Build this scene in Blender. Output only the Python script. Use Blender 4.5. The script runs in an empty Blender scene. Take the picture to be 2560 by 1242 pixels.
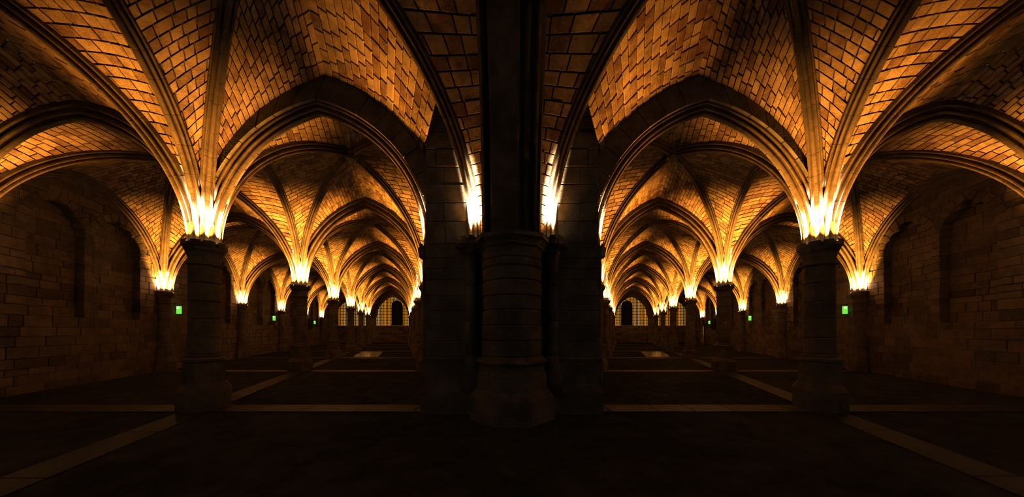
import bpy, math, random
import numpy as np
from mathutils import Vector

random.seed(7)
rng = np.random.default_rng(7)
scene = bpy.context.scene
COL = scene.collection

# ------------------------------------------------------------------ camera
F_PX, W_PX, H_PX = 720.0, 2560, 1242
HORIZON = 827.0
CAM_Z = 1.86
cam_d = bpy.data.cameras.new('camera')
cam_d.sensor_width = 36.0
cam_d.lens = F_PX / W_PX * 36.0
cam_d.shift_y = (HORIZON - H_PX / 2) / W_PX
cam_d.clip_start = 0.05
cam_d.clip_end = 300
cam = bpy.data.objects.new('camera', cam_d)
cam.location = (0, 0, CAM_Z)
cam.rotation_euler = (math.pi / 2, 0, 0)
COL.objects.link(cam)
scene.camera = cam

# ------------------------------------------------------------------ world, exposure
world = bpy.data.worlds.new('night')
scene.world = world
world.use_nodes = True
bg = world.node_tree.nodes['Background']
bg.inputs[0].default_value = (1.0, 0.96, 0.9, 1)
bg.inputs[1].default_value = 0.045
scene.view_settings.view_transform = 'Standard'
scene.view_settings.look = 'None'
scene.view_settings.gamma = 1.0
scene.view_settings.use_curve_mapping = False
scene.view_settings.exposure = 0.0

LAMP_COLOR = (1.0, 0.38, 0.045)
WASH_COLOR = (1.0, 0.68, 0.38)
scene.cycles.max_bounces = 2
scene.cycles.diffuse_bounces = 1
scene.cycles.glossy_bounces = 1
LAMP_POWER = 2350.0          # watts of one uplight in a full ring of eight

SPOT_DEG = 69.0
WASH_POWER = 48000.0       # narrow beam that grazes the springing stones
WASH_DEG, WASH_TILT = 24.0, 8.5

# ------------------------------------------------------------------ plan of the hall
# Two vaulted halls diverge from one central pier.  s = +1: left hall, s = -1: right hall.
K = 272.0 / 720.0                      # skew of the aisles
U = 5.6
D = 6.418                              # bay length
def YN(n): return (n + 0.08) * D
Z_CAP, Z_CAPW = 3.84, 3.55             # capital tops: columns, wall columns
UA, UC, UB = -0.852 * U, 1.12, -11.12   # rows: free-standing, inner, wall
U_WALL = -11.2
U_CWALL = 1.68
N_END = 7
R0 = 0.295                              # radius of the rib bundle on a capital
RIB_H = 0.40

def hall(s, u, y):
    return np.array([s * (u - K * y), y])
def hp(s, u, y, z):
    p = hall(s, u, y)
    return np.array([p[0], p[1], z])

# ------------------------------------------------------------------ helpers
def mk(name, v, f, mat, parent=None, smooth=False):
    me = bpy.data.meshes.new(name)
    me.from_pydata([tuple(map(float, p)) for p in v], [], f)
    if smooth:
        me.polygons.foreach_set('use_smooth', [True] * len(me.polygons))
    if mat is not None:
        me.materials.append(mat)
    return ob(name, me, parent)
def ob(name, me, parent=None):
    o = bpy.data.objects.new(name, me)
    COL.objects.link(o)
    if parent is not None:
        o.parent = parent
    return o
def empty(name, loc):
    o = bpy.data.objects.new(name, None)
    o.empty_display_size = 0.2
    o.location = tuple(map(float, loc))
    COL.objects.link(o)
    return o
def tag(o, label=None, cat=None, group=None, kind=None):
    if label: o['label'] = label
    if cat: o['category'] = cat
    if group: o['group'] = group
    if kind: o['kind'] = kind
    return o
def lathe(prof, seg=24, rot=0.0, a0=0.0, a1=2 * math.pi, c=(0, 0), caps=True):
    """prof: list of (r, z); full turn or an arc"""
    full = abs(a1 - a0 - 2 * math.pi) < 1e-6
    n = seg if full else seg + 1
    v, f = [], []
    for r, z in prof:
        for i in range(n):
            a = rot + a0 + (a1 - a0) * i / seg
            v.append((c[0] + r * math.cos(a), c[1] + r * math.sin(a), z))
    for j in range(len(prof) - 1):
        for i in range(seg):
            k = (i + 1) % n
            f.append((j * n + i, j * n + k, (j + 1) * n + k, (j + 1) * n + i))
    if caps and full:
        f.append(tuple(range(n - 1, -1, -1)))
        f.append(tuple((len(prof) - 1) * n + i for i in range(n)))
    return v, f
def prism(poly, z0, z1, bev=0.0, top_scale=None):
    """polygon (x,y) extruded, edges at top and bottom slightly chamfered"""
    n = len(poly)
    cx = sum(p[0] for p in poly) / n; cy = sum(p[1] for p in poly) / n
    def ins(p, b):
        dx, dy = cx - p[0], cy - p[1]
        L = math.hypot(dx, dy) or 1
        return (p[0] + dx / L * b, p[1] + dy / L * b)
    rows = [(bev, z0), (0, z0 + bev), (0, z1 - bev), (bev, z1)] if bev else [(0, z0), (0, z1)]
    v, f = [], []
    for b, z in rows:
        for p in poly:
            q = ins(p, b)
            v.append((q[0], q[1], z))
    for j in range(len(rows) - 1):
        for i in range(n):
            k = (i + 1) % n
            f.append((j * n + i, j * n + k, (j + 1) * n + k, (j + 1) * n + i))
    f.append(tuple(range(n - 1, -1, -1)))
    f.append(tuple((len(rows) - 1) * n + i for i in range(n)))
    return v, f
def box(x0, x1, y0, y1, z0, z1):
    v = [(x0, y0, z0), (x1, y0, z0), (x1, y1, z0), (x0, y1, z0), (x0, y0, z1), (x1, y0, z1), (x1, y1, z1), (x0, y1, z1)]
    f = [(0, 3, 2, 1), (4, 5, 6, 7), (0, 1, 5, 4), (1, 2, 6, 5), (2, 3, 7, 6), (3, 0, 4, 7)]
    return v, f
def px(p):
    """pixel position of a world point (2560 x 1242 frame)"""
    y = max(p[1], 0.05)
    return 1280 + F_PX * p[0] / y, HORIZON - F_PX * (p[2] - CAM_Z) / y
def px_size(quad):
    q = [px(p) for p in quad]
    xs = [a[0] for a in q]; ys = [a[1] for a in q]
    if max(xs) < -10 or min(xs) > W_PX + 10 or max(ys) < -10 or min(ys) > H_PX + 10:
        return 0.0
    if min(p[1] for p in quad) < 0.3:
        return 0.0
    d1 = math.hypot(q[0][0] - q[2][0], q[0][1] - q[2][1])
    d2 = math.hypot(q[1][0] - q[3][0], q[1][1] - q[3][1])
    return 0.7 * max(d1, d2)

# ------------------------------------------------------------------ materials
def stone_mat(name, c_a, c_b, c_dark, scale=6.0, bump=0.35, rough=0.85, tint='none', spec=0.3, dirt=0.5):
    m = bpy.data.materials.new(name)
    m.use_nodes = True
    nt = m.node_tree; N = nt.nodes; L = nt.links
    b = N['Principled BSDF']
    b.inputs['Roughness'].default_value = rough
    b.inputs['Specular IOR Level'].default_value = spec
    tc = N.new('ShaderNodeTexCoord')
    geo = N.new('ShaderNodeNewGeometry')
    n1 = N.new('ShaderNodeTexNoise'); n1.inputs['Scale'].default_value = scale; n1.inputs['Detail'].default_value = 4; n1.inputs['Roughness'].default_value = 0.65
    n2 = N.new('ShaderNodeTexNoise'); n2.inputs['Scale'].default_value = scale * 9; n2.inputs['Detail'].default_value = 1
    n3 = N.new('ShaderNodeTexNoise'); n3.inputs['Scale'].default_value = scale * 0.22; n3.inputs['Detail'].default_value = 1
    for n in (n1, n2, n3):
        L.new(geo.outputs['Position'], n.inputs['Vector'])
    mix1 = N.new('ShaderNodeMix'); mix1.data_type = 'RGBA'
    mix1.inputs[6].default_value = (*c_a, 1); mix1.inputs[7].default_value = (*c_b, 1)
    rmp = N.new('ShaderNodeMapRange'); rmp.inputs['From Min'].default_value = 0.35; rmp.inputs['From Max'].default_value = 0.68
    L.new(n1.outputs['Fac'], rmp.inputs['Value'])
    if tint == 'none':
        L.new(rmp.outputs[0], mix1.inputs[0])
    else:
        if tint == 'object':
            oi = N.new('ShaderNodeObjectInfo'); val = oi.outputs['Random']
        else:
            at = N.new('ShaderNodeAttribute'); at.attribute_name = 'tint'; val = at.outputs['Fac']
        add = N.new('ShaderNodeMath'); add.operation = 'MULTIPLY_ADD'; add.use_clamp = True
        L.new(rmp.outputs[0], add.inputs[0]); add.inputs[1].default_value = 0.65
        pw = N.new('ShaderNodeMath'); pw.operation = 'POWER'; L.new(val, pw.inputs[0]); pw.inputs[1].default_value = 1.9
        sc = N.new('ShaderNodeMath'); sc.operation = 'MULTIPLY_ADD'; L.new(pw.outputs[0], sc.inputs[0]); sc.inputs[1].default_value = 0.95; sc.inputs[2].default_value = -0.2
        L.new(sc.outputs[0], add.inputs[2])
        L.new(add.outputs[0], mix1.inputs[0])
    mix2 = N.new('ShaderNodeMix'); mix2.data_type = 'RGBA'
    mix2.inputs[7].default_value = (*c_dark, 1)
    L.new(mix1.outputs[2], mix2.inputs[6])
    r2 = N.new('ShaderNodeMapRange'); r2.inputs['From Min'].default_value = 0.48; r2.inputs['From Max'].default_value = 0.72; r2.inputs['To Max'].default_value = dirt
    mul = N.new('ShaderNodeMath'); mul.operation = 'MULTIPLY_ADD'
    L.new(n3.outputs['Fac'], mul.inputs[0]); mul.inputs[1].default_value = 0.6
    m3 = N.new('ShaderNodeMath'); m3.operation = 'MULTIPLY'; L.new(n1.outputs['Fac'], m3.inputs[0]); m3.inputs[1].default_value = 0.45
    L.new(m3.outputs[0], mul.inputs[2])
    L.new(mul.outputs[0], r2.inputs['Value'])
    L.new(r2.outputs[0], mix2.inputs[0])
    L.new(mix2.outputs[2], b.inputs['Base Color'])
    bp = N.new('ShaderNodeBump'); bp.inputs['Strength'].default_value = bump; bp.inputs['Distance'].default_value = 0.02
    sm = N.new('ShaderNodeMath'); sm.operation = 'MULTIPLY_ADD'
    L.new(n2.outputs['Fac'], sm.inputs[0]); sm.inputs[1].default_value = 0.45; L.new(n1.outputs['Fac'], sm.inputs[2])
    L.new(sm.outputs[0], bp.inputs['Height'])
    L.new(bp.outputs[0], b.inputs['Normal'])
    return m
def plain(name, c, rough=0.6, emit=None, strength=0.0, metal=0.0):
    m = bpy.data.materials.new(name); m.use_nodes = True
    b = m.node_tree.nodes['Principled BSDF']
    b.inputs['Base Color'].default_value = (*c, 1)
    b.inputs['Roughness'].default_value = rough
    b.inputs['Metallic'].default_value = metal
    b.inputs['Specular IOR Level'].default_value = 0.15
    if emit:
        b.inputs['Emission Color'].default_value = (*emit, 1)
        b.inputs['Emission Strength'].default_value = strength
        m.cycles.emission_sampling = 'NONE'
    return m

BR = dict(c_a=(0.143, 0.09625, 0.055), c_b=(0.04675, 0.01925, 0.00935), c_dark=(0.01375, 0.0099, 0.00715), scale=5.0, bump=0.6)
M_BRICK = stone_mat('vault_brick', tint='object', **BR)
M_BRICKM = stone_mat('vault_brick_mass', tint='attr', **BR)
M_MORTAR = stone_mat('mortar', (0.02, 0.016, 0.012), (0.012, 0.009, 0.007), (0.008, 0.006, 0.005), scale=8, bump=0.4)
M_RIB = stone_mat('rib_stone', (0.066, 0.044, 0.0264), (0.03025, 0.0187, 0.011), (0.011, 0.007975, 0.005775), scale=3.5, bump=0.3, dirt=0.8)
M_SHAFT = stone_mat('shaft_stone', (0.0825, 0.06875, 0.05225), (0.044, 0.03465, 0.02585), (0.0165, 0.01485, 0.0121), scale=3.0, bump=0.5, dirt=0.8)
WB = dict(c_a=(0.077, 0.055, 0.03685), c_b=(0.01925, 0.01265, 0.00825), c_dark=(0.011, 0.0088, 0.0066), scale=4.0, bump=0.8)
M_BLOCK = stone_mat('wall_block', tint='object', **WB)
M_BLOCKM = stone_mat('wall_block_mass', tint='attr', **WB)
M_SLAB = stone_mat('floor_slab', (0.017, 0.0142, 0.011), (0.0095, 0.0083, 0.007), (0.005, 0.007, 0.006), scale=2.5, bump=0.25, rough=0.6, spec=0.05)
M_FLOOR = stone_mat('floor_paving', (0.021, 0.0197, 0.0187), (0.009, 0.0085, 0.0082), (0.003, 0.003, 0.003), scale=2.2, bump=0.5, rough=0.85, spec=0.0)
M_GLINT = stone_mat('glint_flag', (0.03, 0.026, 0.02), (0.015, 0.012, 0.01), (0.008, 0.007, 0.006), scale=2.5, bump=0.12, rough=0.22, spec=0.5)
M_HOUSING = plain('uplight_housing', (0.03, 0.022, 0.015), 0.5)
M_LENS = plain('uplight_lens', (1, 0.8, 0.5), 0.3, (1.0, 0.62, 0.25), 40)
M_IRON = plain('iron_bar', (0.02, 0.018, 0.016), 0.5, metal=0.6)
M_WINGLOW = plain('lit_window_pane', (0.3, 0.2, 0.08), 0.5, (1.0, 0.43, 0.05), 0.5)
M_DOORGLOW = plain('lit_doorway', (0.3, 0.2, 0.08), 0.5, (1.0, 0.36, 0.05), 0.7)
M_EXIT = plain('exit_sign_green', (0.05, 0.5, 0.08), 0.4, (0.22, 1.0, 0.06), 0.8)
M_EXITW = plain('exit_sign_white', (0.6, 0.8, 0.6), 0.4, (0.75, 1.0, 0.7), 0.9)
M_BLACK = plain('black_board', (0.002, 0.002, 0.002), 0.95)

# ------------------------------------------------------------------ curves
def half_curve(p0, z0, p1, z1, r0, ns=48, ell=None):
    """half arch from a capital (vertical tangent) to its crown.
    returns P (ns,3), N (ns,3) outwards, lateral (3,)"""
    p0 = np.array(p0, float); p1 = np.array(p1, float)
    d = p1 - p0; L = np.linalg.norm(d); d = d / L
    a = L - r0; h = z1 - z0
    R = (a * a + h * h) / (2 * a)
    if ell is None: ell = R < a
    th = np.linspace(0, 1, 400)
    if ell:
        t = th * math.pi / 2
        x = a * (1 - np.cos(t)); z = h * np.sin(t)
        nx = -h * np.cos(t); nz = a * np.sin(t)
        q = np.hypot(nx, nz); nx /= q; nz /= q
    else:
        ph = math.acos((R - a) / R)
        t = th * ph
        x = R * (1 - np.cos(t)); z = R * np.sin(t)
        nx = -np.cos(t); nz = np.sin(t)
    arc = np.concatenate([[0], np.cumsum(np.hypot(np.diff(x), np.diff(z)))])
    s = np.linspace(0, arc[-1], ns)
    x, z, nx, nz = (np.interp(s, arc, q) for q in (x, z, nx, nz))
    P = np.stack([p0[0] + d[0] * (r0 + x), p0[1] + d[1] * (r0 + x), z0 + z], 1)
    Nn = np.stack([d[0] * nx, d[1] * nx, nz], 1)
    Nn[-1] = (0, 0, 1 / max(nz[-1], 0.45))
    lat = np.array([-d[1], d[0], 0.0])
    return dict(P=P, N=Nn, lat=lat, d=d, p0=p0, r=r0 + x, len=arc[-1])

HALF = [(0.0, 0.0), (0.024, 0.003), (0.037, 0.028), (0.036, 0.06), (0.026, 0.105), (0.032, 0.135), (0.054, 0.12), (0.074, 0.095), (0.093, 0.11), (0.098, 0.145), (0.083, 0.18), (0.062, 0.215), (0.062, 0.24), (0.118, 0.25), (0.125, 0.27), (0.125, RIB_H)]
PROFILE = [(-a, b * 0.72) for a, b in reversed(HALF[1:])] + [(a, b * 0.72) for a, b in HALF[1:]]
LIFT, LIFT_DEEP = RIB_H * 0.72 - 0.03, RIB_H - 0.03
DEEP = [(a * 1.25, b / 0.72) for a, b in PROFILE]
DEEPER = [(a * 1.3, b * 1.25 / 0.72) for a, b in PROFILE]
def sweep(P, N, lat, prof, cap_ends=True):
    n, m = len(P), len(prof)
    v, f = [], []
    for i in range(n):
        for a, b in prof:
            v.append(P[i] + lat * a + N[i] * b)
    for i in range(n - 1):
        for j in range(m - 1):
            f.append((i * m + j, i * m + j + 1, (i + 1) * m + j + 1, (i + 1) * m + j))
    if cap_ends:
        f.append(tuple(range(m))); f.append(tuple((n - 1) * m + j for j in range(m - 1, -1, -1)))
    return v, f

trim_count = [0]
def new_trim(loc=(0, 0, 0)):
    trim_count[0] += 1
    o = empty('trim_%d' % trim_count[0], (0, 0, 0))
    tag(o, kind='structure')
    return o
def rib(curve, stones, parent=None, prof=PROFILE):
    """a moulded half rib cut into stones (objects) when it is near enough"""
    P, N, lat = curve['P'], curve['N'], curve['lat']
    ns = len(P)
    par = parent or new_trim()
    if not stones:
        idx = np.arange(0, ns, 2 if ns > 30 else 1)
        if idx[-1] != ns - 1: idx = np.append(idx, ns - 1)
        mk('rib_stones', *sweep(P[idx], N[idx], lat, prof), M_RIB, par)
        return par
    k = max(3, int(round(curve['len'] / stones)))
    cuts = np.linspace(0, ns - 1, k + 1)
    cuts[1:-1] += rng.uniform(-0.5, 0.5, k - 1)
    g = 0.0028 / (curve['len'] / (ns - 1))
    for i in range(k):
        a, b = cuts[i] + (g if i else 0), cuts[i + 1] - (g if i < k - 1 else 0)
        t = np.linspace(a, b, 5)
        it = np.arange(ns)
        Pi = np.stack([np.interp(t, it, P[:, c]) for c in range(3)], 1)
        Ni = np.stack([np.interp(t, it, N[:, c]) for c in range(3)], 1)
        jit = rng.uniform(-0.002, 0.002)
        mk('rib_stone', *sweep(Pi + lat * jit, Ni, lat, prof), M_RIB, par)
    return par

def web_line(curve, m=60, rmin=0.06):
    P = curve['P'] + curve['N'] * curve.get('lift', LIFT)
    if curve.get('raw'): P = curve['P']
    rel = (P[:, :2] - curve['p0']) @ curve['d']
    ok = np.where(rel > curve.get('rmin', rmin))[0]
    P = P[ok[0]:]
    seg = np.concatenate([[0], np.cumsum(np.linalg.norm(np.diff(P, axis=0), axis=1))])
    s = np.linspace(0, seg[-1], m)
    return np.stack([np.interp(s, seg, P[:, c]) for c in range(3)], 1), seg[-1]

ceil_count = [0]
stats = dict(brick=0, mass=0, block=0)
def quad_piece(c, nrm, front, back, bev):
    """c: four corners; a stone with chamfered front edge"""
    c = np.array(c); mid = c.mean(0)
    b = c - nrm * back
    f1 = c + nrm * (front - bev)
    L = np.linalg.norm(c - mid, axis=1, keepdims=True)
    f2 = mid + (c - mid) * (1 - bev * 1.2 / np.maximum(L, 0.05)) + nrm * front
    v = np.concatenate([b, f1, f2])
    f = [(8, 9, 10, 11)]
    for i in range(4):
        k = (i + 1) % 4
        f.append((i, k, 4 + k, 4 + i)); f.append((4 + i, 4 + k, 8 + k, 8 + i))
    return v, f
class Mass:
    def __init__(self): self.v, self.f, self.t, self.n = [], [], [], 0
    def add(self, v, f, tint):
        self.v.append(v); self.f += [tuple(i + self.n for i in q) for q in f]; self.t += [tint] * len(f); self.n += len(v)
    def build(self, name, mat, parent):
        if not self.n: return
        me = bpy.data.meshes.new(name)
        me.from_pydata(np.concatenate(self.v).tolist(), [], self.f)
        a = me.attributes.new('tint', 'FLOAT', 'FACE'); a.data.foreach_set('value', self.t)
        me.materials.append(mat)
        o = ob(name, me, parent); o['kind'] = 'stuff'
        stats['mass'] += len(self.f)
        return o
def web(ca, cb, inward, near, course=0.175, bl=(0.28, 0.50), bulge=0.10, min_px=10, tmin=0.0, level=None):
    """the brick web between two half ribs that rise from one capital"""
    A, la = web_line(ca); B, lb = web_line(cb)
    m = len(A)
    if level:                                    # level courses: same heights on both lines
        z = np.linspace(max(A[0, 2], B[0, 2]), level, m)
        A, B = (np.stack([np.interp(z, Q[:, 2], Q[:, 0]), np.interp(z, Q[:, 2], Q[:, 1]), z], 1) for Q in (A, B))
        la = lb = z[-1] - z[0]
    T = np.linspace(0, 1, m)
    def pt(t, s):
        x = min(max(t, 0.0), 1.0) * (m - 1); i = min(int(x), m - 2); x -= i
        p = (A[i] * (1 - x) + A[i + 1] * x) * (1 - s) + (B[i] * (1 - x) + B[i + 1] * x) * s
        p[2] += bulge * 4 * s * (1 - s) * t
        return p
    # backing (mortar bed)
    o_v, o_f = [], []
    ms = 7
    ii = [i for i in range(0, m, 2) if T[i] >= tmin]
    for i in ii:
        for j in range(ms):
            o_v.append(pt(T[i], j / (ms - 1)))
    rows = len(ii)
    for i in range(rows - 1):
        for j in range(ms - 1):
            o_f.append((i * ms + j, i * ms + j + 1, (i + 1) * ms + j + 1, (i + 1) * ms + j))
    ceil = mk('ceiling', o_v, o_f, M_MORTAR)
    tag(ceil, kind='structure')
    ln = (la + lb) / 2
    nc = max(4, int(ln / course))
    edges = np.linspace(0, 1, nc + 1)
    edges[1:-1] += rng.uniform(-0.06, 0.06, nc - 1) / nc
    inward = np.array(inward, float)
    pieces = []
    gap = 0.012
    for j in range(nc):
        t0, t1 = edges[j] + gap / ln, edges[j + 1] - gap / ln
        tm = (t0 + t1) / 2
        if tm < tmin: continue
        w = np.linalg.norm(pt(tm, 0) - pt(tm, 1))
        if w < 0.1: continue
        cuts = [0.0]
        x = rng.uniform(0.12, bl[1]) if w > 0.3 else w
        while x < w - 0.12:
            cuts.append(x / w); x += rng.uniform(*bl)
        cuts.append(1.0)
        for i in range(len(cuts) - 1):
            s0, s1 = cuts[i] + gap / w, cuts[i + 1] - gap / w
            if s1 - s0 < 0.01: continue
            c = [pt(t0, s0), pt(t0, s1), pt(t1, s1), pt(t1, s0)]
            nrm = np.cross(c[2] - c[0], c[3] - c[1])
            q = np.linalg.norm(nrm)
            if q < 1e-6: continue
            nrm /= q
            if nrm @ (inward - c[0]) < 0: nrm = -nrm
            sz = px_size(c) if near else 0
            pieces.append((sz, c, nrm))
    order = sorted(range(len(pieces)), key=lambda i: -pieces[i][0])
    single = set(i for i in order[:300] if pieces[i][0] >= min_px)
    mass = Mass()
    for i, (sz, c, nrm) in enumerate(pieces):
        v, f = quad_piece(c, nrm, 0.03 + rng.uniform(0, 0.018), 0.01, 0.008)
        if i in single:
            mk('brick', v, f, M_BRICK, ceil); stats['brick'] += 1
        else:
            mass.add(v, f, float(rng.random()))
    mass.build('brickwork', M_BRICKM, ceil)
    return ceil

# ------------------------------------------------------------------ columns
ORD = ['', 'first', 'second', 'third', 'fourth', 'fifth', 'sixth', 'seventh']
SIDE = {1: 'left', -1: 'right'}
_mesh_cache = {}
def cached(key, fn, mat, smooth=False):
    if key not in _mesh_cache:
        v, f = fn()
        me = bpy.data.meshes.new(key.split('|')[0])
        me.from_pydata([tuple(map(float, p)) for p in v], [], f)
        if smooth: me.polygons.foreach_set('use_smooth', [True] * len(me.polygons))
        me.materials.append(mat)
        _mesh_cache[key] = me
    return _mesh_cache[key]
O8 = math.pi / 8
def column(loc, zcap, label, group, slim=1.0):
    root = empty('column', (loc[0], loc[1], 0))
    tag(root, label, 'column', group, 'thing')
    k = '%.2f|%.2f' % (zcap, slim)
    r = 0.28 * slim
    ob('plinth', cached('plinth|' + k, lambda: lathe([(0.50 * slim, 0.0), (0.50 * slim, 0.46), (0.49 * slim, 0.48), (0.39 * slim, 0.64)], 8, O8), M_SHAFT), root)
    ob('pedestal', cached('pedestal|' + k, lambda: lathe([(0.385 * slim, 0.64), (0.39 * slim, 0.66), (0.39 * slim, 1.10), (0.38 * slim, 1.115)], 8, O8), M_SHAFT), root)
    ob('base_moulding', cached('base_moulding|' + k, lambda: lathe([(0.36 * slim, 1.115), (0.385 * slim, 1.15), (0.38 * slim, 1.2), (0.31 * slim, 1.24), (0.315 * slim, 1.28), (0.27 * slim, 1.31)], 20), M_SHAFT), root)
    z0, z1 = 1.31, zcap - 0.44
    nd = 5
    rr = random.Random(3)
    cuts = [z0 + (z1 - z0) * (i + (rr.uniform(-0.12, 0.12) if 0 < i < nd else 0)) / nd for i in range(nd + 1)]
    for i in range(nd):
        a, b = cuts[i] + 0.004, cuts[i + 1] - 0.004
        ob('drum', cached('drum|%d|' % i + k, lambda: lathe([(r - 0.014, a), (r, a + 0.014), (r, b - 0.014), (r - 0.014, b)], 24), M_SHAFT), root)
    zc = zcap
    ob('neck_ring', cached('neck_ring|' + k, lambda: lathe([(r - .01, zc - 0.44), (r + 0.035, zc - 0.42), (r + 0.035, zc - 0.385), (r, zc - 0.37)], 24), M_SHAFT), root)
    ob('bell', cached('bell|' + k, lambda: lathe([(r, zc - 0.37), (r + 0.005, zc - 0.25), (r + 0.03, zc - 0.15), (r + 0.05, zc - 0.12)], 24), M_SHAFT), root)
    ob('capital', cached('capital|' + k, lambda: lathe([(0.31 * slim, zc - 0.13), (0.345 * slim, zc - 0.10), (0.37 * slim, zc - 0.075), (0.385 * slim, zc - 0.02), (0.38 * slim, zc)], 8, O8), M_SHAFT), root)
    ob('springer', cached('springer|' + k, lambda: lathe([(0.268 * slim, zc), (0.27 * slim, zc + 0.2), (0.276 * slim, zc + 0.4), (0.275 * slim, zc + 0.55), (0.25 * slim, zc + 0.75), (0.19 * slim, zc + 0.95), (0.06, zc + 1.15)], 24), M_RIB), root)
    return root
def uplight(pos, ang, label, group, power, wide=1.0, wash=1.0):
    root = empty('uplight', pos)
    root.rotation_euler = (0, 0, ang)
    tag(root, label, 'lamp', group)
    def house():
        v, f = box(-0.03, 0.03, -0.07, 0.07, 0, 0.085)
        v2, f2 = box(-0.03, -0.022, -0.07, 0.07, 0.085, 0.095)
        v3, f3 = box(0.022, 0.03, -0.07, 0.07, 0.085, 0.125)
        return v + v2 + v3, f + [tuple(i + 8 for i in q) for q in f2] + [tuple(i + 16 for i in q) for q in f3]
    hs = ob('housing', cached('housing|', house, M_HOUSING), root)
    ob('lens', cached('lens|', lambda: box(-0.02, 0.02, -0.055, 0.055, 0.0855, 0.089), M_LENS), hs)
    if wide:
        ld = bpy.data.lights.new('uplight_beam', 'SPOT')
        ld.energy = power * wide; ld.color = LAMP_COLOR; ld.shadow_soft_size = 0.03
        ld.spot_size = math.radians(SPOT_DEG); ld.spot_blend = 1.0
        lo = bpy.data.objects.new('uplight_beam', ld)
        lo.location = (0, 0, 0.15)
        lo.rotation_euler = (math.pi, 0, 0)
        COL.objects.link(lo); lo.parent = root
    if wash:
        ld = bpy.data.lights.new('uplight_wash', 'SPOT')
        ld.energy = WASH_POWER * wash; ld.color = WASH_COLOR; ld.shadow_soft_size = 0.025
        ld.spot_size = math.radians(WASH_DEG); ld.spot_blend = 1.0
        lo = bpy.data.objects.new('uplight_wash', ld)
        lo.location = (0.012, 0, 0.135)
        lo.rotation_euler = (0, math.pi - math.radians(WASH_TILT), 0)
        COL.objects.link(lo); lo.parent = root
    return root
OCT = ['right side', 'back right corner', 'back', 'back left corner', 'left side', 'front left corner', 'front', 'front right corner']
def facings(angles):
    """where on the capital each lamp stands, seen from the viewer's side; every lamp its own octant"""
    used, out = set(), []
    for a in angles:
        k0 = math.degrees(a) / 45.0
        k = min((j for j in range(8) if j not in used), key=lambda j: abs((k0 - j + 4) % 8 - 4))
        used.add(k); out.append(OCT[k])
    return out
def between(a):
    return [(a[i] + (a[(i + 1) % len(a)] + (2 * math.pi if i == len(a) - 1 else 0))) / 2 for i in range(len(a))]
def rib_dirs(s, u, nbrs):
    o = hall(s, u, YN(1))
    return [hall(s, uu, YN(1 + dn)) - o for uu, dn in nbrs]
def lamps(xy, z, dirs, r, where, group, near, keep=lambda a: True, turn=0.0, boost=1.0):
    """near capitals: a wash light before each rib and a floodlight in each pocket between two ribs"""
    a = sorted(math.atan2(d[1], d[0]) for d in dirs)
    mid = [q for q in between(a) if keep(q)]
    a = [q for q in a if keep(q)]
    def put(qs, lab, **kw):
        for q, w in zip(qs, facings(qs)):
            uplight((xy[0] + r * math.cos(q), xy[1] + r * math.sin(q), z), q, lab % w, group, **kw)
    if near:
        put(a, 'small uplight before a rib, ' + where + ', %s', power=0, wide=0)
        put([q - turn for q in mid], 'small uplight between two ribs, ' + where + ', %s', power=LAMP_POWER * boost, wash=0)
    else:
        mid = a[::2] if len(a) > 5 else a
        k = 8 / len(mid) if len(dirs) == 8 else 1
        put(mid, 'small uplight, ' + where + ', %s', power=LAMP_POWER * k * boost, wash=k)

R_UP = 0.36
for s in (1, -1):
    sd = SIDE[s]
    for n in range(0, N_END):
        xy = hall(s, UA, YN(n))
        if n == 0:
            lab = 'round stone column beside the viewer in the %s hall' % sd
        else:
            lab = 'round stone column, %s from the front in the %s free-standing row' % (ORD[n], sd)
        column(xy, Z_CAP, lab, 'free-standing columns of the %s hall' % sd)
        lamps(xy, Z_CAP, rib_dirs(s, UA, ((UA, -1), (UA, 1), (UB, 0), (UC, 0), (UB, 1), (UB, -1), (UC, 1), (UC, -1))), R_UP,
              '%s %s free-standing column' % (ORD[n] or 'near', sd), 'uplights on the %s %s free-standing column' % (ORD[n] or 'near', sd), n in (1, 2, 3, 4), turn=s * 0.17, boost=(0.3, 0.9)[n] if n < 2 else 2.3)
    for n in range(0, N_END):
        xy = hall(s, UB, YN(n))
        lab = 'stone column against the %s wall, %s from the front' % (sd, ORD[n]) if n else 'stone column against the %s wall beside the viewer' % sd
        column(xy, Z_CAPW, lab, 'wall columns of the %s hall' % sd, 0.9)
        lamps(xy, Z_CAPW, rib_dirs(s, UB, ((UB, -1), (UB, 1), (UA, 0), (UA, 1), (UA, -1))), R_UP * 0.92,
              '%s column at the %s wall' % (ORD[n] or 'near', sd), 'uplights on the %s column of the %s wall' % (ORD[n] or 'near', sd), n in (1, 2, 3), lambda q: math.cos(q) * s > -0.38, boost=(0.3, 1.3)[n] if n < 2 else 2.0)
    for n in range(2, N_END):
        xy = hall(s, UC, YN(n))
        column(xy, Z_CAP, 'stone column %s behind the central pier in the row on its %s' % (ORD[n - 1], sd), 'columns behind the pier on its %s' % sd)
        lamps(xy, Z_CAP, rib_dirs(s, UC, ((UC, -1), (UC, 1), (UA, 0), (UA, 1), (UA, -1))), R_UP,
              '%s capital behind the pier on its %s' % (ORD[n - 1], sd), 'uplights on the %s column behind the pier, %s' % (ORD[n - 1], sd), n in (2, 3), lambda q: math.cos(q) * s < 0.42, boost=2.2)

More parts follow.
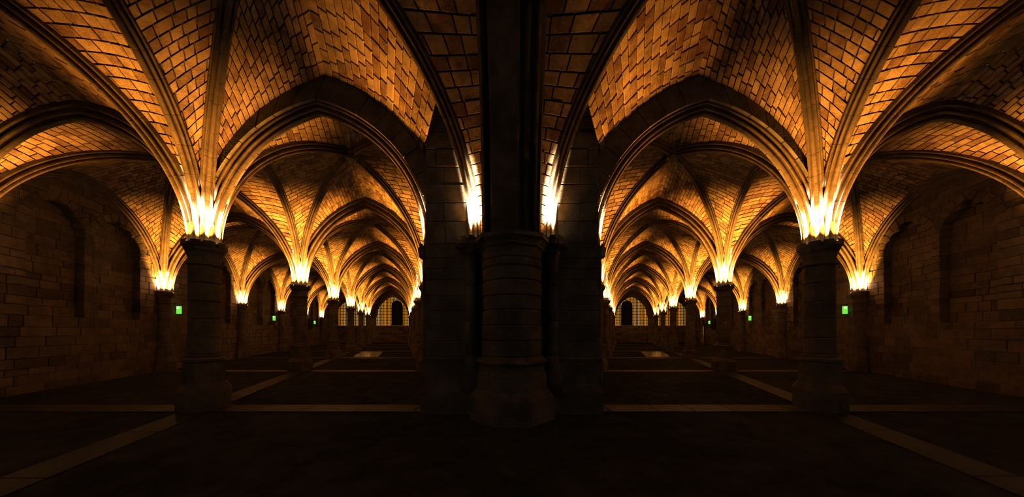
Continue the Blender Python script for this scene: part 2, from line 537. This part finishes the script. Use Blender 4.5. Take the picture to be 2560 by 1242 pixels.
# ------------------------------------------------------------------ ribs and webs
ZT_AC, ZT_AB, ZL_A, ZW, ZK_AC, ZK_AB = 7.52, 6.92, 7.40, 7.05, 7.95, 7.68
APEX_U = (UA + UC) / 2 + 0.1
for s in (1, -1):
    def nodep(u, n): return hall(s, u, YN(n))
    for n in range(0, N_END):              # bay n .. n+1
        stones = 0.5 if n <= 1 else 0
        near = n <= 2
        n1 = n + 1
        A0, A1, B0, B1 = nodep(UA, n), nodep(UA, n1), nodep(UB, n), nodep(UB, n1)
        C0, C1 = nodep(UC, n), nodep(UC, n1)
        kab = (A0 + A1 + B0 + B1) / 4
        kac = (A0 + A1 + C0 + C1) / 4
        hc = lambda p, z, q, zq, r=R0, **kw: half_curve(p, z, q, zq, r, **kw)
        # ---- aisle along the wall
        mAB0, mAB1, mA, mB = nodep((UA + UB) / 2 + 0.25, n), nodep((UA + UB) / 2 + 0.25, n1), (A0 + A1) / 2, (B0 + B1) / 2
        T = {}
        for nm, P, z, mt, mk_, zl in (('A0', A0, Z_CAP, mAB0, mA, ZL_A), ('A1', A1, Z_CAP, mAB1, mA, ZL_A),
                                      ('B0', B0, Z_CAPW, mAB0, mB, ZW), ('B1', B1, Z_CAPW, mAB1, mB, ZW)):
            T[nm] = (hc(P, z, mt, ZT_AB), hc(P, z, kab, ZK_AB), hc(P, z, mk_, zl))
        for nm in ('A0', 'A1', 'B0', 'B1'):
            t_, k_, l_ = T[nm]
            t_['lift'] = LIFT_DEEP
            rib(k_, stones)
            rib(l_, stones)
            if nm in ('A0', 'B0'):
                rib(t_, 0.5 if n <= 2 else 0, None, DEEP)
            inw = (*kab, 2.0)
            vis = near and not (n == 0 and nm in ('A0', 'B0'))
            kw = dict(course=0.19, bl=(0.2, 0.38)) if n == 0 else {}
            web(t_, k_, inw, vis, **kw)
            web(k_, l_, inw, vis, **kw)
        # ---- main aisle
        if n >= 1:
            mAC0, mAC1 = nodep(APEX_U, n), nodep(APEX_U, n1)
            mC = (C0 + C1) / 2
            for nm, P, mt, ml in (('A0', A0, mAC0, mA), ('A1', A1, mAC1, mA), ('C0', C0, mAC0, mC), ('C1', C1, mAC1, mC)):
                t_, k_, l_ = hc(P, Z_CAP, mt, ZT_AC), hc(P, Z_CAP, kac, ZK_AC), hc(P, Z_CAP, ml, ZL_A)
                t_['lift'] = RIB_H * 1.25 - 0.03
                rib(k_, stones)
                if nm[0] == 'C': rib(l_, stones)
                if nm in ('A0', 'C0') and n >= 2: rib(t_, 0.5 if n <= 3 else 0, None, DEEPER)
                inw = (*kac, 2.0)
                web(t_, k_, inw, near)
                web(k_, l_, inw, near)
            # boss at the crossing of the diagonals
            b = trim_count[0]
            tr = new_trim()
            mk('boss', *lathe([(0.05, ZK_AC - 0.10), (0.16, ZK_AC - 0.07), (0.2, ZK_AC), (0.2, ZK_AC + 0.3)], 16, c=kac), M_RIB, tr)
        if n == N_END - 1:
            for P, Q, zq, z in ((A1, (A1 + B1) / 2, ZT_AB, Z_CAP), (B1, (A1 + B1) / 2, ZT_AB, Z_CAPW), (A1, nodep(APEX_U, n1), ZT_AC, Z_CAP), (C1, nodep(APEX_U, n1), ZT_AC, Z_CAP)):
                rib(hc(P, z, Q, zq), 0, None, DEEP)

    # ---- front bay of the main aisle: big thick arch, ribs over the viewer, pier springers
    Y1 = YN(1)
    A0, A1, C1 = nodep(UA, 0), nodep(UA, 1), nodep(UC, 1)
    kac = (A0 + A1 + C1 + nodep(UC, 0)) / 4
    # inner moulded arch
    ap_in = hall(s, -1.98, Y1)
    PIERF = hall(s, 0.66, Y1)
    in_l = half_curve(A1, Z_CAP, ap_in, 7.04, R0)
    in_r = half_curve(PIERF, Z_CAP, ap_in, 7.04, 0.16)
    tr_big = new_trim()
    NARROW = [(a * 1.15, b) for a, b in PROFILE]
    rib(in_l, 0.5, tr_big, NARROW); rib(in_r, 0.5, tr_big, NARROW)
    # thick flat band above it
    ap_out = hall(s, -1.72, Y1)
    ou_l = half_curve(A1, Z_CAP, ap_out, 7.84, -0.05)
    ou_r = half_curve(C1, Z_CAP, ap_out, 7.84, -0.05)
    for ci, co in ((in_l, ou_l), (in_r, ou_r)):
        I = ci['P'] + ci['N'] * 0.24; O = co['P']
        I = I[2:]; O = O[2:]
        nst = 9
        cuts = np.linspace(0, len(I) - 1, nst + 1)
        it = np.arange(len(I))
        for j in range(nst):
            v, f = [], []
            tt = np.linspace(cuts[j] + 0.09, cuts[j + 1] - 0.09, 4)
            for t in tt:
                a = [np.interp(t, it, I[:, c]) for c in range(3)]
                b = [np.interp(t, it, O[:, c]) for c in range(3)]
                yo = rng.uniform(-0.006, 0.006) if t == tt[0] else yo
                for p, q in ((a, -0.22), (b, -0.22), (b, 0.3), (a, 0.3)):
                    v.append((p[0], p[1] + q + yo, p[2]))
            for i in range(3):
                for c in range(4):
                    k2 = (c + 1) % 4
                    f.append((i * 4 + c, i * 4 + k2, i * 4 + 4 + k2, i * 4 + 4 + c))
            f.append((0, 1, 2, 3)); f.append((12, 13, 14, 15))
            mk('voussoir', v, f, M_SHAFT, tr_big)
    def shifted(c, dy):
        c = dict(c); c['P'] = c['P'] + np.array([0, dy, 0]); c['p0'] = c['p0'] + np.array([0, dy]); c['raw'] = True
        return c
    # ribs above the viewer
    dA = half_curve(A1, Z_CAP, kac, ZK_AC, R0)
    PS = np.array([s * -0.92, 6.42])                     # side shaft of the pier
    dP = half_curve(PS, Z_CAP, kac, ZK_AC, 0.02)
    dA0 = half_curve(A0, Z_CAP, kac, ZK_AC, R0)
    lA = half_curve(A1, Z_CAP, (A0 + A1) / 2, ZL_A, R0)
    lA0 = half_curve(A0, Z_CAP, (A0 + A1) / 2, ZL_A, R0)
    rib(dA, 0.5); rib(dP, 0.5); rib(dA0, 0)
    inw = (*kac, 2.0)
    web(shifted(ou_l, -0.2), dA, inw, True, course=0.19, bl=(0.2, 0.38))
    ou_rp = shifted(ou_r, -0.2)
    web(ou_rp, dP, inw, True, course=0.19, bl=(0.2, 0.38), tmin=0.30)
    web(dA, lA, inw, True, course=0.19, bl=(0.2, 0.38))
    web(dA0, lA0, inw, False)
    # web between the pier's diagonal and the wide rib in the middle
    cm = half_curve(np.array([s * -0.50, 6.1]), Z_CAP, np.array([s * -0.50, 3.2]), 9.2, 0.02)
    cm['rmin'] = -1.0
    web(dict(dP, rmin=-1.0), cm, (0, 3, 2), True, course=0.20, bl=(0.28, 0.5), bulge=0.0, level=8.15)

# ------------------------------------------------------------------ the wide rib in the middle, above the pier
tr_mid = new_trim()
CM = half_curve(np.array([0.0, 6.1]), Z_CAP, np.array([0.0, 3.2]), 9.0, 0.30)
MIDP = [(-0.62, 0.6), (-0.62, 0.18), (-0.56, 0.10), (-0.50, 0.16), (-0.49, 0.24), (-0.44, 0.24), (-0.43, 0.06), (-0.40, 0.0),
        (0.10, 0.0), (0.13, 0.03), (0.14, 0.16), (0.22, 0.17), (0.23, 0.10), (0.28, 0.05), (0.33, 0.10), (0.34, 0.20), (0.42, 0.22), (0.43, 0.12), (0.47, 0.08), (0.51, 0.12), (0.52, 0.2), (0.58, 0.2), (0.62, 0.3), (0.62, 0.6)]
rib(CM, 0.34, tr_mid, MIDP)

# ------------------------------------------------------------------ central pier
pier = empty('pier', (0, 6.6, 0))
tag(pier, 'massive dark compound stone pier in the middle between the two halls', 'pier', None, 'thing')
def pk(name, v, f, smooth=False):
    return mk(name, [(p[0], p[1] - 6.6, p[2]) for p in v], f, M_SHAFT, pier, smooth)
PC = (0.0, 6.45)                # axis of the round front shaft
PR = 0.66
A_LO, A_HI = math.pi * 1.02, math.pi * 1.98
# plinths
def wing_poly(w, yf):
    return [(-w, yf), (w, yf), (w, 7.45), (-w, 7.45)]
pk('wing_plinth', *prism(wing_poly(2.04, 6.40), 0, 0.50, 0.012))
v, f = prism(wing_poly(2.04, 6.42), 0.50, 0.66)
v = [(p[0] * (0.975 if p[2] > 0.6 else 1), p[1] + (0.1 if p[2] > 0.6 and p[1] < 7 else 0), p[2]) for p in v]
pk('wing_plinth_slope', v, f)
pk('front_plinth', *lathe([(0.97, 0), (0.97, 0.48), (0.95, 0.50), (0.84, 0.62)], 8, O8, c=PC))
# moulding ring at waist height
pk('front_pedestal', *lathe([(0.80, 0.62), (0.80, 0.95), (0.76, 0.98), (0.76, 1.15)], 8, O8, c=PC))
pk('waist_moulding', *lathe([(0.74, 1.15), (0.80, 1.18), (0.81, 1.22), (0.76, 1.26), (0.70, 1.27), (0.68, 1.32)], 24, c=PC), True)
for sx in (-1, 1):
    pk('wing_pedestal', *prism([(sx * 0.9, 6.55), (sx * 1.98, 6.55), (sx * 1.98, 7.4), (sx * 0.9, 7.4)], 0.66, 1.17, 0.012))
    vv, ff = prism([(sx * 0.85, 6.50), (sx * 2.03, 6.50), (sx * 2.03, 7.4), (sx * 0.85, 7.4)], 1.17, 1.27, 0.03)
    pk('wing_moulding', vv, ff)
# round front shaft: drums
zs = [1.32, 1.66, 1.98, 2.30, 2.60, 2.92, 3.20, 3.38, 3.59]
for i in range(len(zs) - 1):
    a, b = zs[i] + 0.005, zs[i + 1] - 0.005
    q = rng.uniform(-0.008, 0.008)
    pk('drum', *lathe([(PR - 0.022, a), (PR + q, a + 0.02), (PR + q, b - 0.02), (PR - 0.022, b)], 32, c=PC))
# side shafts
for sx in (-1, 1):
    c = (sx * 0.92, 6.52)
    pk('side_shaft_base', *lathe([(0.24, 0.5), (0.24, 0.86), (0.17, 0.95), (0.2, 1.02), (0.15, 1.15), (0.15, 1.3)], 12, c=c), True)
    for a, b in ((1.3, 2.08), (2.09, 2.86), (2.87, 3.59)):
        pk('side_shaft', *lathe([(0.135, a), (0.145, a + 0.01), (0.145, b - 0.01), (0.135, b)], 16, c=c), True)
    pk('side_capital', *lathe([(0.15, 3.57), (0.18, 3.61), (0.17, 3.67), (0.25, 3.73), (0.29, 3.77), (0.29, 3.84)], 8, O8, c=c))
    pk('side_capital', *prism([(sx * 0.62, 6.35), (sx * 1.24, 6.35), (sx * 1.24, 6.7), (sx * 0.62, 6.7)], 3.69, 3.835, 0.03))
# front capital with a corner towards the viewer
pk('front_capital', *lathe([(0.68, 3.53), (0.70, 3.59), (0.76, 3.62), (0.74, 3.67), (0.82, 3.73), (0.88, 3.76), (0.88, 3.84)], 8, 0, c=PC))
# ashlar of the two wings, up into the vault
for sx in (-1, 1):
    zz = [1.27, 1.62, 1.98, 2.32, 2.66, 3.02, 3.28, 3.52, 3.84, 4.36, 4.78, 5.2, 5.6, 6.0, 6.4, 6.75, 7.1]
    for i in range(len(zz) - 1):
        a, b = zz[i] + 0.005, zz[i + 1] - 0.005
        x0, x1 = 1.05, 1.97
        cuts = [x0, x1] if i % 3 == 1 else ([x0, x0 + 0.30 + 0.2 * (i % 2), x1] if i % 2 else [x0, x1 - 0.25 - 0.1 * (i % 3), x1])
        for j in range(len(cuts) - 1):
            y = 6.56 + rng.uniform(-0.008, 0.008)
            pk('ashlar', *prism([(sx * (cuts[j] + 0.004), y), (sx * (cuts[j + 1] - 0.004), y), (sx * (cuts[j + 1] - 0.004), 7.35), (sx * (cuts[j] + 0.004), 7.35)], a, b, 0.012))
# dark core that the shafts stand against
v, f = box(-1.93, 1.93, 6.62, 7.3, 0.6, 7.05)
pk('core', v, f)
for s in (1, -1):
    sd = SIDE[s]
    # flank shaft that carries the big moulded arch
    c = hall(s, 0.62, YN(1)); c = (c[0], c[1] + 0.02)
    pk('flank_shaft', *lathe([(0.19, 0.66), (0.17, 1.3), (0.16, 1.35), (0.16, 3.57), (0.2, 3.61), (0.17, 3.67)], 16, c=c), True)
    pk('flank_capital', *lathe([(0.17, 3.67), (0.24, 3.62), (0.26, 3.78), (0.26, 3.84)], 8, O8, c=c))
    for (dx, dy), wh in zip( ((-0.13, -0.16), (0.03, -0.19), (0.19, -0.15)), ('outer', 'middle', 'inner')):
        lab = '%s small uplight on the %s side capital of the central pier' % (wh, sd)
        uplight((s * (-0.92 + dx), 6.52 + dy, Z_CAP), math.atan2(dy, s * dx), lab, 'uplights on the %s side capital of the pier' % sd, LAMP_POWER * 0.6, 0.06, 0.25 if wh == 'outer' else 0.6)
    for dx, dy, wh in ((-0.17, -0.08, 'front'), (-0.17, 0.10, 'rear')):
        lab = '%s small uplight on the %s flank of the central pier' % (wh, sd)
        uplight((c[0] + s * dx, c[1] + dy, Z_CAP), math.atan2(dy, s * dx), lab, 'uplights on the %s flank of the pier' % sd, LAMP_POWER, 1.0)

# ------------------------------------------------------------------ floor
fl = mk('floor', [(-34, -4, 0), (34, -4, 0), (34, 50, 0), (-34, 50, 0)], [(0, 1, 2, 3)], M_FLOOR)
tag(fl, kind='structure')
def slab(c4, h=0.018):
    c4 = [np.array((*p, 0.0)) for p in c4]
    v, f = quad_piece(c4, np.array([0, 0, 1.0]), h, 0.0, 0.006)
    return mk('slab', v, f, M_SLAB, fl)
for s in (1, -1):
    for n in range(1, N_END):
        y0, y1 = YN(n) - 0.34, YN(n) + 0.26
        u = U_WALL + 0.1
        while u < UC + 0.4:
            w = rng.uniform(0.8, 1.5) if n < 4 else 3.0
            u2 = min(u + w, UC + 0.5)
            q = [hall(s, a + K * (yy - YN(n)), yy) for a, yy in ((u + 0.006, y0), (u2 - 0.006, y0), (u2 - 0.006, y1), (u + 0.006, y1))]
            if s * (q[1][0]) < 0.3 or n > 1: slab(q)
            u = u2
    for uc in (UA, UC):
        for n in range(0, N_END - 1):
            ya, yb = YN(n) + 0.27, YN(n + 1) - 0.35
            if n == 0: ya = 1.0
            if uc == UC:
                if n == 0: continue
                ya = max(ya, 8.2)
            k = max(2, int((yb - ya) / (1.15 if n < 4 else 2.5)))
            ys = np.linspace(ya, yb, k + 1); ys[1:-1] += rng.uniform(-0.2, 0.2, k - 1)
            for i in range(k):
                slab([hall(s, a_, b_) for a_, b_ in ((uc - 0.3, ys[i] + 0.006), (uc + 0.3, ys[i] + 0.006), (uc + 0.3, ys[i + 1] - 0.006), (uc - 0.3, ys[i + 1] - 0.006))])

# glossy flags added in mid-aisle so the floor glints with the lamps
for s in (1, -1):
    for i in range(2):
        for j in range(4):
            u, y = -3.7 + i * 0.95, 20.6 + j * 1.35
            o = slab([hall(s, a_, b_) for a_, b_ in ((u + 0.006, y + 0.006), (u + 0.944, y + 0.006), (u + 0.944, y + 1.344), (u + 0.006, y + 1.344))], 0.008)
            o.data.materials[0] = M_GLINT

# ------------------------------------------------------------------ side walls
WIN = ((0.5, 2.04, 5.05, 6.12), (2.30, 4.18, 5.0, 6.14))     # blind arches: start, end (from the bay's first column + 1.13), springing, apex
SILL = 2.2
def recess_spans(z, y0, y1):
    out = []
    for n in range(0, N_END):
        yb = YN(n) + 1.13 - 0.0
        for a, b, zs_, za in WIN:
            a_, b_ = yb + a, yb + b
            if z < SILL or z > za: continue
            m, hw = (a_ + b_) / 2, (b_ - a_) / 2
            if z > zs_:
                R = (hw * hw + (za - zs_) ** 2) / (2 * hw)
                hw = math.sqrt(max(R * R - (z - zs_) ** 2, 0)) - (R - hw)
                if hw < 0.05: continue
            out.append((m - hw, m + hw))
    return out
def block_wall(s, name, u_front, y0, y1, zmax, recess, nmax=300):
    back = 0.24
    sg = 1 if u_front < 0 else -1
    W_ = mk(name, [hp(s, u_front - sg * (back + 0.02), y0, 0), hp(s, u_front - sg * (back + 0.02), y1, 0), hp(s, u_front - sg * (back + 0.02), y1, zmax), hp(s, u_front - sg * (back + 0.02), y0, zmax)], [(0, 1, 2, 3)], M_MORTAR)
    tag(W_, kind='structure')
    pieces = []
    z = 0.0
    g = 0.006
    nrm2 = np.array([s * sg, s * sg * 0.0, 0.0])
    t = np.array([s * -K, 1.0]); t /= np.linalg.norm(t)
    nv = np.array([t[1], -t[0], 0.0]) * (s * sg)
    if nv[0] * s * sg < 0: nv = -nv
    while z < zmax - 0.05:
        h = min(rng.uniform(0.20, 0.36), zmax - z)
        rs = recess_spans(z + h / 2, y0, y1) if recess else []
        marks = sorted([y0, y1] + [q for r in rs for q in r])
        for i in range(len(marks) - 1):
            a, b = marks[i], marks[i + 1]
            if b - a < 0.05: continue
            inside = any(r[0] - 1e-6 <= (a + b) / 2 <= r[1] + 1e-6 for r in rs)
            y = a
            first = True
            while y < b - 1e-4:
                L = rng.uniform(0.32, 0.95) * (0.6 if first else 1)
                first = False
                y2 = b if y + L > b - 0.25 else y + L
                uu = u_front - sg * (back if inside else 0)
                c = [hp(s, uu, y + g, z + g), hp(s, uu, y2 - g, z + g), hp(s, uu, y2 - g, z + h - g), hp(s, uu, y + g, z + h - g)]
                pieces.append((px_size(c), c, 0.02 if inside else back + 0.02))
                y = y2
        z += h
    order = sorted(range(len(pieces)), key=lambda i: -pieces[i][0])
    single = set(i for i in order[:nmax] if pieces[i][0] >= 10)
    mass = Mass()
    for i, (sz, c, bk) in enumerate(pieces):
        v, f = quad_piece(c, nv, rng.uniform(0, 0.018), bk, 0.01)
        if i in single: mk('block', v, f, M_BLOCK, W_); stats['block'] += 1
        else: mass.add(v, f, float(rng.random()))
    mass.build('blockwork', M_BLOCKM, W_)
    return W_, nv
for s in (1, -1):
    W_, nv = block_wall(s, 'wall_' + SIDE[s], U_WALL, 0.3, YN(N_END), 7.6, True)
    # arch stones round the blind windows
    for n in range(1, N_END):
        yb = YN(n) + 1.13
        for a, b, zs_, za in WIN:
            m_, hw = yb + (a + b) / 2, (b - a) / 2
            R = (hw * hw + (za - zs_) ** 2) / (2 * hw)
            ph = math.acos((R - hw) / R)
            mass = Mass()
            for sgn in (-1, 1):
                k = 6
                for i in range(k):
                    pts = []
                    for th, rr in (((i + 0.03) / k, 0), ((i + 0.97) / k, 0), ((i + 0.97) / k, 0.27), ((i + 0.03) / k, 0.27)):
                        th *= ph
                        yy = (R + rr) * math.cos(th) - (R - hw)
                        zz_ = (R + rr) * math.sin(th)
                        pts.append(hp(s, U_WALL + 0.0, m_ + sgn * yy, zs_ + zz_))
                    v, f = quad_piece(pts, nv, 0.03 + rng.uniform(0, 0.012), 0.24, 0.01)
                    if n <= 2: mk('arch_stone', v, f, M_BLOCK, W_)
                    else: mass.add(v, f, float(rng.random()))
            mass.build('arch_stones', M_BLOCKM, W_)
    block_wall(s, 'wall_inner_' + SIDE[s], U_CWALL, YN(1) + 0.7, YN(N_END), 8.2, False, 60)

# ------------------------------------------------------------------ end walls with barred, lit windows
win_no = 0
YE = YN(N_END) + 0.1
for s in (1, -1):
    E = empty('wall_end_' + SIDE[s], (0, 0, 0)); tag(E, kind='structure')
    lo_x, hi_x = U_WALL, U_CWALL
    mass = Mass()
    z = 0
    while z < 2.55:
        h = min(rng.uniform(0.25, 0.4), 2.62 - z)
        u = lo_x
        while u < hi_x:
            u2 = min(u + rng.uniform(0.5, 1.1), hi_x)
            q = [hall(s, a + K * YE - K * YE, YE) for a in (u, u2)]
            pts = [(q[0][0] + s * 0.008, YE, z + 0.008), (q[1][0] - s * 0.008, YE, z + 0.008), (q[1][0] - s * 0.008, YE, z + h - 0.008), (q[0][0] + s * 0.008, YE, z + h - 0.008)]
            v, f = quad_piece(pts, np.array([0, -1.0, 0]), rng.uniform(0.0, 0.02), 0.3, 0.01)
            mass.add(v, f, float(rng.random()))
            u = u2
        z += h
    mass.build('blockwork', M_BLOCKM, E)
    mk('backing', *box(*sorted((hall(s, lo_x, YE)[0], hall(s, hi_x, YE)[0])), YE + 0.05, YE + 0.3, 0, 2.62), M_MORTAR, E)
    v, f = box(*sorted((hall(s, lo_x, YE)[0], hall(s, hi_x, YE)[0])), YE - 0.06, YE + 0.35, 2.62, 2.70)
    mk('sill', v, f, M_SHAFT, E)
    # solid piers between and beside the windows
    for ua, ub in ((U_WALL, U_WALL + 0.5), (UA - 0.45, UA + 0.45), (UC - 0.25, U_CWALL)):
        x0, x1 = sorted((hall(s, ua, YE)[0], hall(s, ub, YE)[0]))
        mk('jamb', *box(x0, x1, YE - 0.05, YE + 0.35, 0, 7.6), M_SHAFT, E)
    for ua, ub, za in ((U_WALL + 0.5, UA - 0.45, 6.9), (UA + 0.45, UC - 0.25, 7.25)):
        win_no += 1
        W_ = empty('window_%d' % win_no, (0, 0, 0)); tag(W_, kind='structure')
        def xx(u): return hall(s, u, YE)[0]
        um, hw = (ua + ub) / 2, (ub - ua) / 2
        zsp = 3.9
        R = (hw * hw + (za - zsp) ** 2) / (2 * hw)
        def ztop(u):
            d_ = abs(u - um)
            q = R * R - (d_ + R - hw) ** 2
            return zsp + math.sqrt(max(q, 0))
        us = np.linspace(ua, ub, 25)
        # masonry above the arch
        v, f = [], []
        for u in us:
            for y in (YE, YE + 0.3):
                v.append((xx(u), y, ztop(u))); v.append((xx(u), y, 9.0))
        for i in range(24):
            f += [(i * 4, i * 4 + 4, i * 4 + 5, i * 4 + 1), (i * 4, i * 4 + 2, i * 4 + 6, i * 4 + 4)]
        mk('spandrel', v, f, M_SHAFT, E)
        # lit panes between the bars
        nb = 23
        uc_ = np.linspace(ua, ub, nb + 1)
        for i in range(nb):
            a, b = uc_[i], uc_[i + 1]
            zt = (ztop(a) + ztop(b)) / 2 - 0.02
            if zt < 2.8: continue
            mk('pane', [(xx(a), YE + 0.22, 2.7), (xx(b), YE + 0.22, 2.7), (xx(b), YE + 0.22, ztop(b)), (xx(a), YE + 0.22, ztop(a))], [(0, 1, 2, 3)], M_WINGLOW, W_)
            if i:
                mk('bar', *box(*sorted((xx(a) - 0.04, xx(a) + 0.04)), YE + 0.10, YE + 0.18, 2.7, ztop(a)), M_IRON, W_)
        zb = 3.1
        while zb < za - 0.2:
            w = [u for u in np.linspace(ua, ub, 80) if ztop(u) > zb]
            mk('cross_bar', *box(*sorted((xx(w[0]), xx(w[-1]))), YE + 0.08, YE + 0.12, zb - 0.04, zb + 0.04), M_IRON, W_)
            zb += 0.46
        # black panel standing in for the dark round-headed niche in the main window
        if za > 7:
            c0 = um + 0.75
            poly = [(-0.85, 2.72), (0.85, 2.72)] + [(0.85 * math.cos(t), 5.7 + 0.95 * math.sin(t)) for t in np.linspace(0, math.pi, 13)]
            v = [(xx(c0 + a), YE - 0.12, z) for a, z in poly] + [(xx(c0 + a), YE + 0.2, z) for a, z in poly]
            m_ = len(poly)
            f = [tuple(range(m_)), tuple(range(2 * m_ - 1, m_ - 1, -1))] + [(i, (i + 1) % m_, m_ + (i + 1) % m_, m_ + i) for i in range(m_)]
            nd = empty('niche_panel', (xx(c0), YE, 2.72))
            tag(nd, 'black round-headed panel for the dark niche in the barred window at the %s hall end' % SIDE[s], 'niche_panel', None, 'thing')
            mk('niche_front', [(p[0] - xx(c0), p[1] - YE, p[2] - 2.72) for p in v], f, M_BLACK, nd)
            mk('ledge', *box(-0.98, 0.98, -0.2, 0.15, 0.0, 0.12), M_BLACK, nd)

# ------------------------------------------------------------------ small things on the walls
for s in (1, -1):
    sd = SIDE[s]
    for yw, z, which in ((14.15, 2.92, 'beside the second column of the'), (24.6, 2.98, 'halfway along the'), (35.9, 2.95, 'far back on the')):
        p = hall(s, U_WALL + 0.02, yw)
        e = empty('exit_sign', (p[0] + s * 0.13, p[1], z - 0.22))
        tag(e, 'small glowing green exit sign %s %s wall' % (which, sd), 'sign', 'green exit signs', 'thing')
        cs = mk('case', *box(-0.10, 0.10, 0.0, 0.06, 0.0, 0.38), M_EXIT, e)
        mk('pictogram', *box(-0.08, 0.05, -0.006, 0.0, 0.24, 0.35), M_EXITW, cs)
        mk('bracket', *box(*sorted((-s * 0.14, -s * 0.10)), 0.01, 0.05, 0.1, 0.3), M_IRON, e)
    y0, y1 = 33.9, 35.1
    v = [hp(s, U_WALL + q, y, z) for q in (0.0, 0.10) for y in (y0, y1) for z in (2.0, 3.3)]
    b = mk('notice_board', v, [(0, 1, 3, 2), (4, 6, 7, 5), (0, 4, 5, 1), (2, 3, 7, 6), (0, 2, 6, 4), (1, 5, 7, 3)], M_BLACK)
    tag(b, 'black notice board on the %s wall near the far exit sign' % sd, 'board')
# lit doorway on the right wall
s = -1
dr = empty('door_1', (0, 0, 0)); tag(dr, kind='structure')
v = [hp(s, U_WALL + 0.05, y, z) for y, z in ((38.4, 0), (39.5, 0), (39.5, 2.1), (39.2, 2.45), (38.95, 2.55), (38.7, 2.45), (38.4, 2.1))]
mk('lit_opening', v, [tuple(range(7))], M_DOORGLOW, dr)
for y in (38.3, 39.6):
    v = [hp(s, U_WALL + q, y + d_, z) for q in (0.0, 0.14) for d_ in (-0.12, 0.12) for z in (0, 2.6)]
    mk('door_jamb', v, [(0, 1, 3, 2), (4, 6, 7, 5), (0, 4, 5, 1), (2, 3, 7, 6), (0, 2, 6, 4), (1, 5, 7, 3)], M_SHAFT, dr)
print('PIECES', stats)
